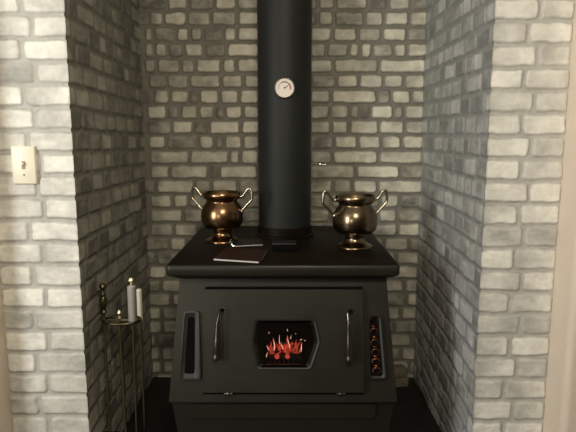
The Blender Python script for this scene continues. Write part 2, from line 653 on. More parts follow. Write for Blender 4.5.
rd = {}
for i in range(16):
    mid = [(262, 284, 5), (286, 306, 5)]
    rd[i - 9] = row_from_patches(BL[i] + mid + BR[i], (BY[i] + BY[i + 1]) / 2)
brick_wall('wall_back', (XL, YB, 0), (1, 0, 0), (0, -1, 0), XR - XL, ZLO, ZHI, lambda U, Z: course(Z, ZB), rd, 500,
           dark=0.16, bright=0.82, mort=0.22, tones=(2, 7), tint=(1, 0.955, 0.79), mortar=0.012, soft=0.009, rad=0.014)  # same brick paint, darkened here to carry the shade of the alcove

# ---------------------------------------------------------------- room shell
YR = 1.515      # face of the beige walls, proud of the brick
ZFL = -0.35     # room floor


def outer_wall(name, xa, xb, side):
    bm = bmesh.new()
    # L-shaped plan with a softly rounded outside corner at the return beside the brick
    rr = 0.022
    pts = []
    if side < 0:
        pts += [(xa, 1.70), (xa, YR)]
        cx, cy = xb - rr, YR + rr
        for k in range(7):
            a = -PI / 2 + k / 6 * PI / 2
            pts.append((cx + rr * math.cos(a), cy + rr * math.sin(a)))
        pts += [(xb, 1.70)]
    else:
        pts += [(xb, 1.70)]
        pts = [(xb, 1.70), (xb, YR)]
        cx, cy = xa + rr, YR + rr
        for k in range(7):
            a = -PI / 2 - k / 6 * PI / 2
            pts.append((cx + rr * math.cos(a), cy + rr * math.sin(a)))
        pts += [(xa, 1.70)]
    prism(bm, pts, lambda u, s, n: Vector((u, s, n)), ZFL, ZHI)
    return struct(name, bm, 'drywall')


outer_wall('wall_outer_left', -2.2, XLO, -1)
outer_wall('wall_outer_right', XRO, 2.2, 1)
struct('wall_room_left', boxm(-2.3, -2.2, -2.6, 1.7, ZFL, ZHI), 'room_wall')
struct('wall_room_right', boxm(2.2, 2.3, -2.6, 1.7, ZFL, ZHI), 'room_wall')
struct('wall_room_rear', boxm(-2.3, 2.3, -2.7, -2.6, ZFL, ZHI), 'room_wall')
struct('floor', boxm(-2.3, 2.3, -2.7, 1.28, ZFL - 0.05, ZFL), 'room_floor')
struct('ceiling', boxm(-2.3, 2.3, -2.7, 2.5, ZHI, ZHI + 0.05), 'ceiling')
struct('floor_hearth', boxm(XL - 0.3, XR + 0.3, 1.28, 2.46, ZFL, 0.0, 0.004), 'hearth')

# ---------------------------------------------------------------- wood stove
CX = -0.016
stove = thing('wood_stove', 'big grey steel wood stove with small fire window standing in the white brick alcove', 'stove', (CX, 2.0, 0))

PO = Vector((CX, 1.70, 0.70))
PS = Vector((0, -0.10, -0.36)).normalized()
PN = Vector((0, -0.36, 0.10)).normalized()


def FC(u, s, n):
    """front plane of the stove: u sideways, s downward along the plane, n outward"""
    return PO + Vector((u, 0, 0)) + PS * s + PN * n


def us(px, py):
    r = ray(px, py)
    o = Vector((0, 0, H))
    t = (PO - o).dot(PN) / r.dot(PN)
    p = o + r * t - PO
    return (p.x, p.dot(PS))


def usl(l):
    return [us(*p) for p in l]


SB = us(284, 402)[1]      # bottom of the front plane
hexa = round_poly(usl([(257, 320.5), (313, 320.5), (317.5, 341), (309, 366.5), (259, 366.5), (253.8, 342)]), 0.010, 5)
hcen = us(286, 344)

# body shell
bm = bmesh.new()
hw0, hw1 = 0.340, 0.3655
fpoly = [(-hw0, 0.0), (hw0, 0.0), (hw1, SB), (-hw1, SB)]
bigger = [(hcen[0] + (u - hcen[0]) * 1.08, hcen[1] + (s - hcen[1]) * 1.08) for u, s in hexa]
o_, i_ = match_rings(hcen, fpoly, bigger)
ring_prism(bm, o_, i_, FC, -0.012, 0.0)
body = obj('front_plate', bm, 'stove', stove, angle=30)
# side, back, bottom of the box
bm = bmesh.new()
ft = [FC(-hw0, 0, -0.012), FC(hw0, 0, -0.012)]
fb = [FC(-hw1, SB, -0.012), FC(hw1, SB, -0.012)]
bt = [Vector((CX - 0.335, 2.33, 0.70)), Vector((CX + 0.335, 2.33, 0.70))]
bb = [Vector((CX - 0.3625, 2.33, fb[0].z)), Vector((CX + 0.3625, 2.33, fb[0].z))]
vv = {k: bm.verts.new(v) for k, v in dict(ftl=ft[0], ftr=ft[1], fbl=fb[0], fbr=fb[1], btl=bt[0], btr=bt[1], bbl=bb[0], bbr=bb[1]).items()}
for f in (('ftl', 'btl', 'bbl', 'fbl'), ('ftr', 'fbr', 'bbr', 'btr'), ('btl', 'btr', 'bbr', 'bbl'), ('fbl', 'bbl', 'bbr', 'fbr'), ('ftl', 'ftr', 'btr', 'btl')):
    bm.faces.new([vv[k] for k in f])
obj('body', bm, 'stove', stove)

# top plate: front lip with a turned-under edge, rounded rear corners
bm = bmesh.new()
prof = []
TH = 0.75
tw = 0.375
yf = 1.648
outl = round_poly([(-tw, yf), (tw, yf), (tw + 0.004, 2.42), (-tw - 0.004, 2.42)], [0.014, 0.014, 0.10, 0.10], 6)
cxy = Vector((0, 2.03))


def inset(pl, d):
    out = []
    for x, y in pl:
        sx = (abs(x) - d) * (1 if x > 0 else -1)
        sy = y + d * (1 if y < 2.03 else -1)
        out.append((sx, sy))
    return out


levels = [(0.0035, TH), (0.0, TH - 0.004), (0.0, TH - 0.030), (0.004, TH - 0.036), (0.018, TH - 0.044), (0.034, TH - 0.053)]
rings = []
for d, z in levels:
    rings.append([bm.verts.new((CX + x, y, z)) for x, y in inset(outl, d)])
bm.faces.new(rings[0])
bm.faces.new(rings[-1])
tops = rings[0]
for a, b in zip(rings, rings[1:]):
    for i in range(len(a)):
        j = (i + 1) % len(a)
        bm.faces.new((a[i], a[j], b[j], b[i]))
tp = obj('top_plate', bm, 'stove', stove, angle=50)
tp.data.materials.append(M['stove_top'])
for p in tp.data.polygons:
    if p.normal.z > 0.9:
        p.material_index = 1

# black ring painting the shadow gap round the door, then door + window
door_q = usl([(205.5, 289.5), (362, 289.5), (363.3, 391.5), (204, 391.5)])
gap_q = usl([(205.5, 286.5), (362.5, 286.5), (363.8, 393.8), (203.5, 393.8)])
o_, i_ = match_rings(hcen, gap_q, bigger)
bm = bmesh.new()
ring_prism(bm, o_, i_, FC, 0.0, 0.005)
obj('door_gap_shade', bm, 'matte_black', stove)
door_poly = round_poly(door_q, 0.005, 3)
o_, i_ = match_rings(hcen, door_poly, hexa)
bm = bmesh.new()
ring_prism(bm, o_, i_, FC, 0.005, 0.019)
bevel(bm, 0.0025, 2, 60)
door = obj('door', bm, 'stove', stove, angle=30)
# window trim: raised outer bead with a bevel down to the glass
bm = bmesh.new()


def sc(poly, k, kk=None):
    return [(hcen[0] + (u - hcen[0]) * k, hcen[1] + (s - hcen[1]) * (kk or k)) for u, s in poly]


def bead(poly_o, poly_i, n0, n1, n1i):
    a, b_ = match_rings(hcen, poly_o, poly_i)
    ring_prism(bm, a, b_, FC, n0, n1, None, n1i)


bead(sc(hexa, 1.06), sc(hexa, 1.0), 0.018, 0.026, 0.024)
obj('window_bead', bm, 'black', door, angle=25)
bm = bmesh.new()
bead(sc(hexa, 0.999), sc(hexa, 0.90, 0.90), 0.009, 0.022, 0.013)
obj('window_frame', bm, 'frame_metal', door, angle=25)
bm = bmesh.new()
prism(bm, sc(hexa, 0.93), FC, 0.0085, 0.0115)
obj('window_glass', bm, 'glass', door)

# hinge pins seen at the door's lower edge
for px in (228.5, 340.5):
    u, s = us(px, 393)
    bm = bmesh.new()
    fr = Matrix((Vector((1, 0, 0)), PS, PN)).transposed()
    lathe(bm, [(0, 0.014), (0.0045, 0.013), (0.0055, 0.010), (0.0055, 0.0), (0, 0)][::-1], FC(u, s, 0.004), 16, fr, False)
    tube(bm, [FC(u - 0.013, s, 0.010), FC(u + 0.013, s, 0.010)], 0.0032, 8)
    obj('hinge_pin', bm, 'steel', door)


# door handles: bent steel rod with a dark turned grip
def handle(p_top, g0, g1, side):
    bm = bmesh.new()
    u0, s0 = us(*p_top)
    ug, sg = us(*g0)
    ue, se = us(*g1)
    pts = catmull([FC(u0 + 0.010 * side, s0 + 0.004, 0.018), FC(u0 + 0.006 * side, s0, 0.032), FC(u0, s0 + 0.003, 0.045), FC((u0 + ug) / 2, (s0 + sg) / 2 + 0.003, 0.048), FC(ug, sg + 0.006, 0.048)], 5)
    tube(bm, pts, 0.0042, 10)
    tube(bm, [FC(u0 + 0.010 * side, s0 + 0.004, 0.018), FC(u0 + 0.010 * side, s0 + 0.004, 0.022)], 0.010, 16)
    h = obj('door_handle', bm, 'frame_metal', door)
    bm = bmesh.new()
    a = FC(ug, sg, 0.048); b_ = FC(ue, se, 0.046)
    n = [(0, 0.004), (0.06, 0.0068), (0.12, 0.0062), (0.5, 0.0095), (0.82, 0.0112), (0.86, 0.0100), (0.90, 0.0116), (0.97, 0.0112), (1.0, 0.007)]
    tube(bm, [a.lerp(b_, t) for t, _ in n], [r for _, r in n], 16)
    obj('grip', bm, M['grip'], h)


M['grip'] = mat('grip_dark', (0.05, 0.043, 0.035), 0.22, 0.6)
handle((221.5, 309), (219.4, 319), (218, 358.5), 1)
handle((346.3, 310), (346.8, 321), (347.7, 360), 1)

# air vents either side of the door
def vent(outer_px, inner_px, filled):
    op = round_poly(usl(outer_px), 0.012, 5)
    ip = round_poly(usl(inner_px), 0.010, 5)
    cen = (sum(p[0] for p in ip) / len(ip), sum(p[1] for p in ip) / len(ip))
    a, b_ = match_rings(cen, op, ip)
    bm = bmesh.new()
    ring_prism(bm, a, b_, FC, 0.0, 0.009, None, 0.004)
    v = obj('air_vent', bm, 'stove_dark', stove, angle=25)
    bm = bmesh.new()
    def s2(pl, k, k2):
        return [(cen[0] + (u - cen[0]) * k, cen[1] + (s - cen[1]) * k2) for u, s in pl]
    a, b_ = match_rings(cen, s2(op, 1.0, 1.0), s2(op, 0.86, 0.955))
    ring_prism(bm, a, b_, FC, 0.008, 0.0125)
    obj('vent_trim', bm, 'trim_metal', v, angle=25)
    bm = bmesh.new()
    prism(bm, s2(ip, 1.02, 1.01), FC, 0.0004, 0.0015)  # flush black plate painting the darkness inside the slot
    obj('vent_dark_plate', bm, 'matte_black', v)
    if filled:
        # pierced copper baffle: a strip with six round holes, rims turned up
        cs = usl([(373.4, 321.5), (374.0, 332.5), (374.7, 343), (375.3, 352.5), (375.9, 362), (376.6, 371)])
        rt = [0.0150, 0.0135, 0.0115, 0.0115, 0.0115, 0.0115]
        for i, (u, s) in enumerate(cs):
            bm = bmesh.new()
            rect = [(u + 0.0158 * math.cos(k * PI / 12), s + rt[i] * 1.16 * math.sin(k * PI / 12)) for k in range(24)]
            hole = [(u + 0.0115 * math.cos(k * PI / 12), s + rt[i] * 0.86 * math.sin(k * PI / 12)) for k in range(24)]
            a, b_ = match_rings((u, s), rect, hole)
            ring_prism(bm, a, b_, FC, 0.0015, 0.0045, None, 0.0085)
            obj('baffle_ring', bm, 'copper_plate', v, angle=25)


vent([(184.5, 311), (199.5, 311), (201.5, 379.5), (179.5, 379.5)], [(188.5, 317), (195.3, 317), (195, 373.5), (184.5, 373.5)], False)
vent([(367.5, 314.5), (380.5, 314.5), (386.5, 379), (369, 379)], [(369.5, 317.5), (378.3, 317.5), (382.8, 376), (370.5, 376)], True)

# lower box with the ash panel, tapering in to the plinth
zb = FC(0, SB, 0).z
yb_ = FC(0, SB, 0).y
bm = bmesh.new()
top = [(CX - 0.362, yb_ + 0.018), (CX + 0.362, yb_ + 0.018), (CX + 0.362, 2.33), (CX - 0.362, 2.33)]
bot = [(CX - 0.325, yb_ + 0.028), (CX + 0.325, yb_ + 0.028), (CX + 0.300, 2.30), (CX - 0.300, 2.30)]
a = [bm.verts.new((x, y, zb)) for x, y in top]
b_ = [bm.verts.new((x, y, 0.06)) for x, y in bot]
bm.faces.new(a); bm.faces.new(b_[::-1])
for i in range(4):
    j = (i + 1) % 4
    bm.faces.new((a[i], a[j], b_[j], b_[i]))
obj('pedestal', bm, 'stove_dark', stove)
obj('plinth', boxm(CX - 0.33, CX + 0.33, yb_ + 0.026, 2.31, 0.0, 0.06, 0.004), 'stove_dark', stove)
LO = Vector((CX, yb_ + 0.018, zb))
LS = Vector((0, 0.010, -(zb - 0.06))).normalized()
LN = Vector((0, -(zb - 0.06), -0.010)).normalized()


def LC(u, s, n):
    return LO + Vector((u, 0, 0)) + LS * s + LN * n


bm = bmesh.new()
prism(bm, round_poly([(-0.300, 0.014), (0.300, 0.014), (0.297, 0.062), (-0.300, 0.062)], [0.003, 0.003, 0.016, 0.003], 5), LC, 0.0, 0.010)
bevel(bm, 0.003, 2, 50)
obj('ash_drawer', bm, 'stove', stove)

# flue collar
PX, PY, PR = -0.014, 2.205, 0.1085
bm = bmesh.new()
lathe(bm, [(PR + 0.016, TH), (PR + 0.016, TH + 0.006), (PR + 0.006, TH + 0.010), (PR + 0.005, TH + 0.038), (PR - 0.002, TH + 0.040)], (PX, PY, 0), 64)
obj('flue_collar', bm, 'stove_top', stove)

# ---------------------------------------------------------------- stove pipe
pipe = thing('stove_pipe', 'thick straight black flue pipe rising from the top of the wood stove', 'stove pipe', (PX, PY, TH + 0.04))
bm = bmesh.new()
lathe(bm, [(PR, TH + 0.040), (PR, ZHI)], (PX, PY, 0), 96)
obj('pipe_body', bm, 'pipe', pipe)
zd = at_y(320, 164, 2.205).z
bm = bmesh.new()
tube(bm, [(PX - 0.131, PY, zd), (PX + 0.137, PY, zd)], 0.003, 8)
obj('damper_rod', bm, 'steel', pipe)
bm = bmesh.new()
co = []
for i in range(90):
    t = i / 89
    a = t * 4.5 * 2 * PI
    co.append((PX + 0.134 + 0.038 * t, PY + 0.008 * math.cos(a), zd + 0.008 * math.sin(a)))
tube(bm, co, 0.0017, 6)
obj('coil_handle', bm, 'chrome', pipe)

# thermometer
tz = at_y(284.5, 88, PY - PR).z
th = thing('pipe_thermometer', 'small round cream dial thermometer stuck on the front of the black flue pipe', 'thermometer', (PX, PY - PR, tz))
txx = at_y(284.5, 88, PY - PR).x
fr = Matrix((Vector((1, 0, 0)), Vector((0, 0, 1)), Vector((0, -1, 0)))).transposed()
c0 = Vector((txx, PY - PR + 0.002, tz))
bm = bmesh.new()
lathe(bm, [(0.030, 0.0), (0.0385, 0.006), (0.0395, 0.012), (0.037, 0.015), (0.0345, 0.012), (0.0345, 0.008), (0, 0.008)], c0, 48, fr, True)
obj('bezel', bm, 'chrome', th)
bm = bmesh.new()
lathe(bm, [(0.0345, 0.0085), (0.0345, 0.010), (0, 0.0102)], c0, 48, fr, True)
face = obj('dial_face', bm, 'dial', th)


def arc(r0, r1, a0, a1, n0, n1, m, name, par, n=28):
    bm = bmesh.new()
    pl = [(r1 * math.cos(R(a0 + (a1 - a0) * k / n)), r1 * math.sin(R(a0 + (a1 - a0) * k / n))) for k in range(n + 1)]
    pl2 = [(r0 * math.cos(R(a0 + (a1 - a0) * k / n)), r0 * math.sin(R(a0 + (a1 - a0) * k / n))) for k in range(n + 1)]
    A = [bm.verts.new(c0 + Vector((u, -n1, s))) for u, s in pl]
    B = [bm.verts.new(c0 + Vector((u, -n1, s))) for u, s in pl2]
    A0 = [bm.verts.new(c0 + Vector((u, -n0, s))) for u, s in pl]
    B0 = [bm.verts.new(c0 + Vector((u, -n0, s))) for u, s in pl2]
    for i in range(n):
        bm.faces.new((A[i], A[i + 1], B[i + 1], B[i]))
        bm.faces.new((A[i], A0[i], A0[i + 1], A[i + 1]))
        bm.faces.new((B[i], B[i + 1], B0[i + 1], B0[i]))
    return obj(name, bm, m, par, smooth=False)


arc(0.0205, 0.0245, 55, 125, 0.0098, 0.0108, 'dial_ink', 'scale_arc', face)
arc(0.0200, 0.0260, -15, 50, 0.0098, 0.0107, 'dial_red', 'scale_arc', face)
arc(0.0205, 0.0250, 130, 195, 0.0098, 0.0107, 'dial_pink', 'scale_arc', face)
for k in range(19):
    arc(0.0272, 0.0315, -45 + k * 15 - 0.8, -45 + k * 15 + 0.8, 0.0098, 0.0106, 'dial_pink', 'scale_mark', face, 2)
bm = bmesh.new()
prism(bm, [(-0.002, -0.001), (0.0, -0.0035), (0.0165, 0.0095), (0.0145, 0.0105)], lambda u, s, n: c0 + Vector((u, -n, s)), 0.0108, 0.0118)
lathe(bm, [(0.003, 0.0100), (0.003, 0.0125), (0, 0.0128)], c0, 16, fr, True)
obj('needle', bm, 'dial_ink', th)


# ---------------------------------------------------------------- two-handled urns
def urn(px, py, m, rz, label, s=1.0):
    base = at_z(px, py, TH)
    t = thing('urn', label, 'urn', (base.x, base.y, TH + 0.0005), 'footed urns on the stove top')
    bz = TH + 0.0005
    c = Vector((base.x, base.y, bz))
    P = lambda l: [(r * s, z * s) for r, z in l]
    bm = bmesh.new()
    lathe(bm, P([(0.066, 0), (0.067, 0.004), (0.062, 0.009), (0.050, 0.014), (0.042, 0.020), (0.036, 0.030), (0.034, 0.039), (0.039, 0.045), (0.036, 0.052)]), c, 48, None, True)
    obj('foot', bm, m, t, angle=60)
    bm = bmesh.new()
    lathe(bm, P([(0.0, 0.050), (0.040, 0.051), (0.065, 0.056), (0.077, 0.067), (0.082, 0.085), (0.0825, 0.102), (0.080, 0.122), (0.072, 0.142), (0.0615, 0.155),
              (0.0595, 0.160), (0.064, 0.166), (0.071, 0.172), (0.0735, 0.180), (0.0735, 0.190), (0.070, 0.194), (0.066, 0.190), (0.058, 0.165), (0.060, 0.14), (0.070, 0.11), (0.06, 0.08), (0.0, 0.062)]), c, 64, None, False)
    obj('bowl', bm, m, t, angle=60)
    for sd in (-1, 1):
        bm = bmesh.new()
        d = Vector((math.cos(rz) * sd, math.sin(rz) * sd, 0))
        k = [(0.076, 0.122), (0.088, 0.130), (0.098, 0.142), (0.119, 0.164), (0.122, 0.172), (0.121, 0.198), (0.115, 0.209), (0.104, 0.205), (0.092, 0.188), (0.080, 0.176), (0.071, 0.176)]
        pts = [c + d * r * s + Vector((0, 0, z * s)) for r, z in k]
        tube(bm, catmull(pts, 4), 0.0052 * s, 10)
        bmesh.ops.create_uvsphere(bm, u_segments=12, v_segments=8, radius=0.0085 * s, matrix=Matrix.Translation(c + d * 0.079 * s + Vector((0, 0, 0.119 * s))))
        bmesh.ops.create_uvsphere(bm, u_segments=12, v_segments=8, radius=0.0075 * s, matrix=Matrix.Translation(c + d * 0.076 * s + Vector((0, 0, 0.177 * s))))
        obj('handle', bm, 'handle_metal', t, angle=60)
    return t


urn(222.5, 241, 'urn_copper', R(-12), 'orange copper two-handled footed urn on the stove top left of the flue pipe')
urn(354.5, 247, 'urn_bronze', R(10), 'brownish bronze two-handled footed urn on the stove top right of the flue pipe')


# ---------------------------------------------------------------- small things on the stove top
def booklet(name, c4, z, h, cm, label, cat):
    """c4: four corner pixels, front-left first, at height z"""
    P = [at_z(px, py, z) for px, py in c4]
    P = [(p.x, p.y) for p in P]
    t = thing(name, label, cat, (P[0][0], P[0][1], z))
    bm = bmesh.new()
    prism(bm, [(x, y) for x, y in inset_quad(P, 0.0015)], lambda u, s, n: Vector((u, s, n)), z + 0.0008, z + h - 0.0008)
    obj('pages', bm, 'paper', t, smooth=False)
    bm = bmesh.new()
    prism(bm, P, lambda u, s, n: Vector((u, s, n)), z, z + 0.0008)
    prism(bm, P, lambda u, s, n: Vector((u, s, n)), z + h - 0.0008, z + h)
    obj('cover', bm, cm, t, smooth=False)


def inset_quad(P, d):
    cx = sum(p[0] for p in P) / 4
    cy = sum(p[1] for p in P) / 4
    return [(x + (cx - x) * d / 0.06, y + (cy - y) * d / 0.06) for x, y in P]


booklet('booklet', [(213, 260.5), (259, 263.5), (268, 252), (228, 248.5)], TH + 0.0003, 0.007, 'cover', 'dark red patterned booklet with pale page edges near the stove top front edge', 'booklet')
booklet('envelope', [(234, 247), (263, 245.5), (262, 240.5), (240, 240)], TH + 0.0003, 0.005, 'cover2', 'dark folded envelope with a pale edge just right of the copper urn', 'envelope')
# little metal clip
p = at_z(230.6, 246.5, TH)
bm = bmesh.new()
tube(bm, catmull([(p.x, p.y, TH + 0.003), (p.x - 0.001, p.y, TH + 0.02), (p.x + 0.002, p.y + 0.004, TH + 0.026), (p.x + 0.005, p.y + 0.006, TH + 0.018), (p.x + 0.006, p.y + 0.004, TH + 0.003), (p.x + 0.014, p.y + 0.002, TH + 0.003)], 5), 0.0025, 8)
tag(obj('metal_clip', bm, 'chrome'), 'tiny shiny metal clip standing between the copper urn and the booklet', 'clip')

# low black tin in front of the pipe
pa = at_z(272, 251.5, TH); pb = at_z(296, 251.5, TH)
t = thing('tin', 'low black tin in front of the flue pipe on the stove top', 'tin', ((pa.x + pb.x) / 2, pa.y + 0.03, TH))
bm = boxm(pa.x, pb.x, pa.y, pa.y + 0.055, TH + 0.0005, TH + 0.022, 0.005, 3)
obj('tin_body', bm, 'matte_black', t)
bm = boxm(pa.x - 0.001, pb.x + 0.001, pa.y - 0.001, pa.y + 0.056, TH + 0.022, TH + 0.030, 0.003, 3)
obj('lid', bm, 'black', t)

# ---------------------------------------------------------------- fire inside the stove
fbox = thing('firebox', 'sooty black firebox behind the small stove window', 'firebox', (CX, 1.9, 0.36))
del fbox['category'], fbox['label']
bpy.data.objects.remove(fbox)
fy0 = FC(0, hcen[1], -0.014).y
bm = bmesh.new()
x0, x1, y1_, z0_, z1_ = CX - 0.2, CX + 0.2, 2.05, 0.34, 0.66
# liner following the window plane (open at the front)
v = {}
for nm, x in (('l', x0), ('r', x1)):
    v[nm + 'ft'] = bm.verts.new((x, PO.y + (0.70 - z1_) * -0.2778 + 0.02, z1_))
    v[nm + 'fb'] = bm.verts.new((x, PO.y + (0.70 - z0_) * -0.2778 + 0.02, z0_))
    v[nm + 'bt'] = bm.verts.new((x, y1_, z1_))
    v[nm + 'bb'] = bm.verts.new((x, y1_, z0_))
for f in (('lft', 'lbt', 'lbb', 'lfb'), ('rft', 'rfb', 'rbb', 'rbt'), ('lbt', 'rbt', 'rbb', 'lbb'), ('lft', 'rft', 'rbt', 'lbt'), ('lfb', 'lbb', 'rbb', 'rfb')):
    bm.faces.new([v[k] for k in f])
obj('firebox_liner', bm, 'matte_black', stove, smooth=False)
yg = 1.80


def fp(px, py, y=None):
    return at_y(px, py, y or yg)


zg = fp(286, 359, yg).z
# grate
bm = bmesh.new()
gl_, gr_ = fp(266, 358).x, fp(302, 358).x
for k in range(9):
    x = gl_ + (gr_ - gl_) * k / 8
    tube(bm, [(x, yg - 0.035, zg - 0.004), (x, yg + 0.07, zg - 0.004)], 0.0022, 6)
for y in (yg - 0.035, yg + 0.07):
    tube(bm, [(gl_, y, zg - 0.004), (gr_, y, zg - 0.004)], 0.0032, 6)
for x in (gl_, gr_):
    for y in (yg - 0.035, yg + 0.07):
        tube(bm, [(x, y, 0.341), (x, y, zg)], 0.003, 6)
obj('grate', bm, 'black', stove)


def rough_log(pa, pb, r, m, label):
    bm = bmesh.new()
    pa, pb = Vector(pa), Vector(pb)
    n = 14
    pts = [pa.lerp(pb, i / n) + Vector((random.uniform(-1, 1), random.uniform(-1, 1), random.uniform(-1, 1))) * r * 0.12 for i in range(n + 1)]
    tube(bm, pts, [r * random.uniform(0.82, 1.12) * (0.8 if i in (0, n) else 1) for i in range(n + 1)], 12)
    return tag(obj('log', bm, m), label, 'log', 'burning logs in the stove')


rough_log((gl_ + 0.004, yg - 0.024, zg + 0.017), (gr_ - 0.004, yg - 0.021, zg + 0.017), 0.0115, 'log', 'charred black log lying along the front of the fire')
rough_log((gl_ + 0.010, yg + 0.02, zg + 0.014), (gr_ - 0.012, yg + 0.03, zg + 0.015), 0.014, 'ember', 'glowing red log behind the black one in the fire')
rough_log((gl_ + 0.018, yg - 0.008, zg + 0.032), (gr_ - 0.020, yg + 0.03, zg + 0.040), 0.011, 'ember', 'glowing red log lying on top of the others in the fire')

# coals: two showing red below, others among the logs
coals = [(277, 352.5, 0.0085), (287.5, 352.5, 0.0085), (271, 347, 0.006), (281, 346, 0.008), (293, 347, 0.008), (298, 344, 0.005), (286, 343, 0.006)]
for i, (px, py, r) in enumerate(coals):
    c = fp(px, py + (4 if py > 350 else 0), yg - 0.040 if py > 350 else yg - 0.012)
    bm = bmesh.new()
    bmesh.ops.create_icosphere(bm, subdivisions=2, radius=r, matrix=Matrix.Translation(c))
    for vx in bm.verts:
        vx.co = c + (vx.co - c) * random.uniform(0.78, 1.15)
    o = obj('coal', bm, 'flame_red' if py > 350 else 'ember')
    where = ['leftmost red coal under the fire', 'red coal under the middle of the fire', 'coal at the left end of the fire', 'coal left of the middle of the fire', 'coal right of the middle of the fire', 'smallest coal at the right end of the fire', 'highest coal at the centre of the fire'][i]
    tag(o, 'glowing ' + where, 'coal', 'glowing coals in the stove')

# flames: one object of countless tongues
bm = bmesh.new()
bm2 = bmesh.new()


def tongue(b, px0, py0, px1, py1, w, y):
    a = fp(px0, py0, y); c = fp(px1, py1, y)
    n = 8
    pts = [a.lerp(c, i / n) + Vector((math.sin(i * 0.9 + px0) * w * 0.5, math.cos(i * 0.7 + px0) * w * 0.4, 0)) for i in range(n + 1)]
    rr = [w * 0.8 * (0.45 + 0.75 * math.sin(PI * min(1, (i / n) * 0.9 + 0.12))) * (1 - (i / n) ** 2.5 * 0.92) for i in range(n + 1)]
    tube(b, pts, rr, 8)


for a in [(270, 352, 267.5, 344, .0022), (275, 352, 273.5, 337.5, .0042), (283, 350, 279, 340, .0040), (289.5, 350, 286.5, 336, .0045), (294, 351, 297, 339, .0036),
          (299.5, 353, 301.5, 342, .0024), (279, 350, 281, 345, .0040), (292, 348, 292, 341, .0040), (272, 350, 270.5, 341, .003), (286, 352, 284, 343, .004), (296, 350, 300.5, 340.5, .0026), (281, 352, 276, 342, .003)]:
    tongue(bm, *a, yg - 0.006)
for a in [(274.4, 351, 273.8, 338, .0014), (283, 349, 280.5, 342, .0013), (279.5, 344, 279.2, 333, .0009), (289.8, 348, 287, 335, .0013), (268.5, 350, 266.5, 345, .0012), (301, 352, 302, 342, .0012),
          (269, 333.5, 268.8, 331.5, .0012), (287.3, 331, 287.5, 328.5, .0011), (290.5, 339, 291.5, 335, .001), (295.5, 334, 295.7, 333, .0008), (266.3, 357, 267.5, 352, .0012), (304, 341, 306, 340, .0008), (300, 340, 303, 339, .001)]:
    tongue(bm2, *a, yg - 0.038)
fl = tag(obj('flame', bm, 'flame_red'), 'red and orange flames burning over the logs behind the stove window', 'fire', kind='stuff')
fl.data.materials.append(M['flame_white'])
off = obj('hot_flame', bm2, 'flame_white', fl)
off['label'] = 'pale hot flame tips and sparks'
off['kind'] = 'stuff'


# ---------------------------------------------------------------- light switch
sc_ = at_y(24.5, 165, YF - 0.008)
t = thing('light_switch', 'ivory toggle light switch plate on the left brick pier', 'light switch', (sc_.x, YF, sc_.z))
ys = YF - 0.0085
bm = boxm(sc_.x - 0.036, sc_.x + 0.036, ys - 0.006, ys + 0.010, sc_.z - 0.0575, sc_.z + 0.0575, 0.003, 3)
pl = obj('switch_plate', bm, 'switch', t)
obj('toggle_slot', boxm(sc_.x - 0.0055, sc_.x + 0.0055, ys - 0.0066, ys - 0.004, sc_.z - 0.0125, sc_.z + 0.0125), 'toggle', pl)
bm = boxm(sc_.x - 0.0035, sc_.x + 0.0035, ys - 0.017, ys - 0.004, sc_.z - 0.001, sc_.z + 0.009, 0.0012, 2)
obj('toggle', bm, 'switch', t)
for dz in (-0.030, 0.030):
    bm = bmesh.new()
    lathe(bm, [(0.0032, 0), (0.0032, 0.0012), (0, 0.0016)], (sc_.x, ys - 0.006, sc_.z + dz), 12, fr, True)
    obj('screw', bm, 'toggle' if dz < 0 else 'silver', t)

# ---------------------------------------------------------------- fireplace tools
TX, TY = -0.566, 1.735
ZR = at_y(117, 320, TY).z
stand = thing('tool_stand', 'slim brass fireplace tool stand in the left corner beside the stove', 'tool stand', (TX, TY, 0))
bm = bmesh.new()
lathe(bm, [(0.062, 0), (0.064, 0.006), (0.058, 0.014), (0.030, 0.020), (0.012, 0.030), (0.008, 0.05)], (TX, TY, 0), 40)
obj('base', bm, 'brass_dark', stand)
bm = bmesh.new()
pxx = TX - 0.008
tube(bm, [(TX - 0.004, TY, 0.045), (pxx, TY, ZR + 0.01)], 0.0045, 12)
obj('pole', bm, 'shaft', stand)
bm = bmesh.new()
tube(bm, [(TX + 0.062 * math.cos(a), TY + 0.045 * math.sin(a), ZR) for a in [2 * PI * k / 40 for k in range(41)]], 0.0042, 8)
tube(bm, [(TX - 0.060, TY, ZR), (TX + 0.060, TY, ZR)], 0.0036, 8)
obj('hanger_ring', bm, 'brass_dark', stand)
bm = bmesh.new()
lathe(bm, [(0.004, 0.0), (0.009, 0.004), (0.004, 0.009), (0.007, 0.015), (0.0085, 0.021), (0.005, 0.029), (0.0, 0.036)], (pxx, TY, ZR + 0.004), 20)
obj('finial', bm, 'brass', stand)


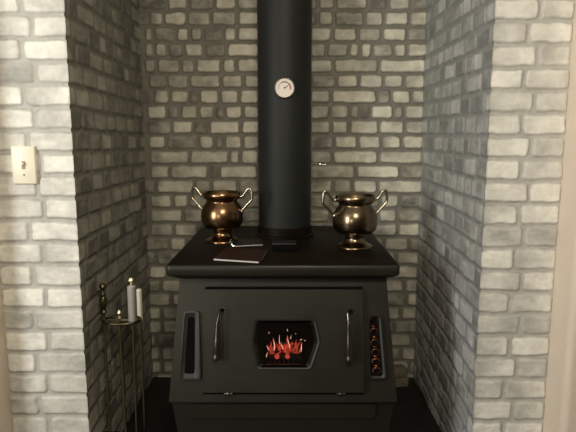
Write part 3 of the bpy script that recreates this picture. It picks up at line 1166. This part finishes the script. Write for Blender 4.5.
def tool(name, px, py_top, py_bot, grip_r, ball_r, dy, gm, label, cat, head, shaft=True, ball=True, tilt=0.0):
    y = TY + dy
    a = at_y(px, py_top, y)
    b_ = at_y(px, py_bot, y)
    x = a.x
    t = thing(name, label, cat, (x, y, 0.06))
    zt, zb2 = a.z, b_.z
    bm = bmesh.new()
    if ball:
        lathe(bm, [(0, zt), (ball_r * .7, zt - ball_r * .3), (ball_r, zt - ball_r), (ball_r * .7, zt - ball_r * 1.7), (ball_r * .35, zt - ball_r * 2), (ball_r * .4, zt - ball_r * 2.4), (grip_r * .6, zt - ball_r * 2.7)], (x, y, 0), 20)
        obj('knob', bm, gm if gm == 'brass_dark' else 'brass', t)
        zt -= ball_r * 2.6
        bm = bmesh.new()
    if gm == 'brass_dark':
        L = zt - zb2
        prof = [(grip_r * .5, 0), (grip_r * 1.0, .10), (grip_r * .6, .2), (grip_r * 1.15, .35), (grip_r * 1.0, .6), (grip_r * .55, .8), (grip_r * .95, .9), (grip_r * .5, 1)]
        lathe(bm, [(r, zt - L * k) for r, k in prof], (x, y, 0), 20)
    else:
        lathe(bm, [(grip_r * .7, zt), (grip_r, zt - 0.004), (grip_r, zb2 + 0.006), (grip_r * .75, zb2)], (x, y, 0), 24)
    obj('grip', bm, gm, t)
    bm = bmesh.new()
    tube(bm, [(x, y, zb2 + 0.002), (x - tilt, y, 0.12)], 0.0038, 10)
    obj('shaft', bm, 'shaft', t)
    bm = bmesh.new()
    x -= tilt
    if head == 'brush':
        box(bm, x - 0.03, x + 0.03, y - 0.012, y + 0.012, 0.10, 0.125)
        bevel(bm, 0.004)
        h = obj('brush_head', bm, 'black', t)
        bm = bmesh.new()
        for k in range(160):
            ax = random.uniform(-0.028, 0.028); ay = random.uniform(-0.01, 0.01)
            tube(bm, [(x + ax, y + ay, 0.102), (x + ax * 1.2, y + ay * 1.3, random.uniform(0.03, 0.045))], 0.0009, 4)
        o = obj('bristles', bm, 'bristle', h)
        o['kind'] = 'stuff'
    elif head == 'shovel':
        pts = [(-0.035, 0.125), (0.035, 0.125), (0.04, 0.03), (-0.04, 0.03)]
        prism(bm, round_poly(pts, 0.012, 4), lambda u, s, n: Vector((x + u, y + n + (0.01 - 2 * abs(u) * 0.2), s)), 0.0, 0.0025)
        obj('shovel_blade', bm, 'brass_dark', t)
    elif head == 'poker':
        tube(bm, [(x, y, 0.125), (x, y, 0.05), (x, y, 0.035)], [0.004, 0.004, 0.001], 10)
        tube(bm, catmull([(x, y, 0.085), (x + 0.018, y, 0.075), (x + 0.024, y, 0.092)], 5), 0.003, 8)
        obj('poker_tip', bm, 'black', t)
    return t


tool('hearth_brush', 102.3, 283, 314, 0.0115, 0.012, -0.002, 'brass_dark', 'hearth brush with a dark turned brass handle, leftmost of the hanging fireplace tools', 'fireplace brush', 'brush')
tool('fireplace_shovel', 131, 277, 322, 0.0145, 0.011, -0.012, 'silver', 'fireplace shovel with polished silver cylinder handle and round brass knob', 'fireplace shovel', 'shovel', tilt=0.004)
tool('poker', 139, 289, 320, 0.0095, 0.01, 0.042, 'cream', 'poker with a plain gold handle painted pale as lamplit, rightmost of the fireplace tools', 'poker', 'poker', ball=False)

# ---------------------------------------------------------------- loose firebricks behind the stove on the right
g0 = at_y(402, 386, 2.36)
for i, (z, dx, rz) in enumerate(((0.0005, 0.0, R(8)), (0.0455, -0.006, R(16)))):
    bm = boxm(-0.055, 0.055, -0.03, 0.03, 0, 0.042, 0.004, 2)
    bmesh.ops.transform(bm, matrix=Matrix.Translation((0.505 + dx, 2.36, z)) @ Matrix.Rotation(rz, 4, 'Z'), verts=bm.verts)
    o = obj('loose_brick', bm, 'firebrick')
    tag(o, ('loose brick on the black hearth at the right rear of the stove, under another' if i == 0 else 'loose brick stacked askew on another at the right rear of the stove'), 'brick', 'loose bricks behind the stove')


# ---------------------------------------------------------------- lights (room lamps and a window behind the camera)
def area(name, loc, target, sx, sy, power, col, spread=180):
    l = bpy.data.lights.new(name, 'AREA')
    l.shape = 'RECTANGLE'
    l.size = sx
    l.size_y = sy
    l.energy = power
    l.color = col
    l.spread = R(spread)
    o = bpy.data.objects.new(name, l)
    C.objects.link(o)
    o.location = loc
    d = Vector(target) - Vector(loc)
    o.rotation_euler = d.to_track_quat('-Z', 'Y').to_euler()
    return o


area('daylight_from_window', (-2.1, -0.1, 1.3), (0.9, 1.7, 0.9), 0.9, 1.1, 38, (0.97, 0.98, 0.95))
area('ceiling_lamp_light', (0.12, 0.1, 1.98), (0.0, 1.9, 0.9), 0.4, 0.4, 17, (1.0, 0.90, 0.72))
pt = bpy.data.lights.new('lamp_bulb_light', 'POINT')
pt.energy = 12.5
pt.color = (1.0, 0.87, 0.68)
pt.shadow_soft_size = 0.05
po = bpy.data.objects.new('lamp_bulb_light', pt)
C.objects.link(po)
po.location = (-0.85, -0.55, 1.15)

w = bpy.data.worlds.new('world')
bpy.context.scene.world = w
w.use_nodes = True
w.node_tree.nodes['Background'].inputs['Color'].default_value = (0.02, 0.02, 0.02, 1)

sc0 = bpy.context.scene
sc0.view_settings.view_transform = 'Standard'
sc0.view_settings.look = 'None'
sc0.view_settings.gamma = 1
sc0.view_settings.use_curve_mapping = False
sc0.view_settings.exposure = 0.35
sc0.cycles.max_bounces = 6
sc0.cycles.use_denoising = True
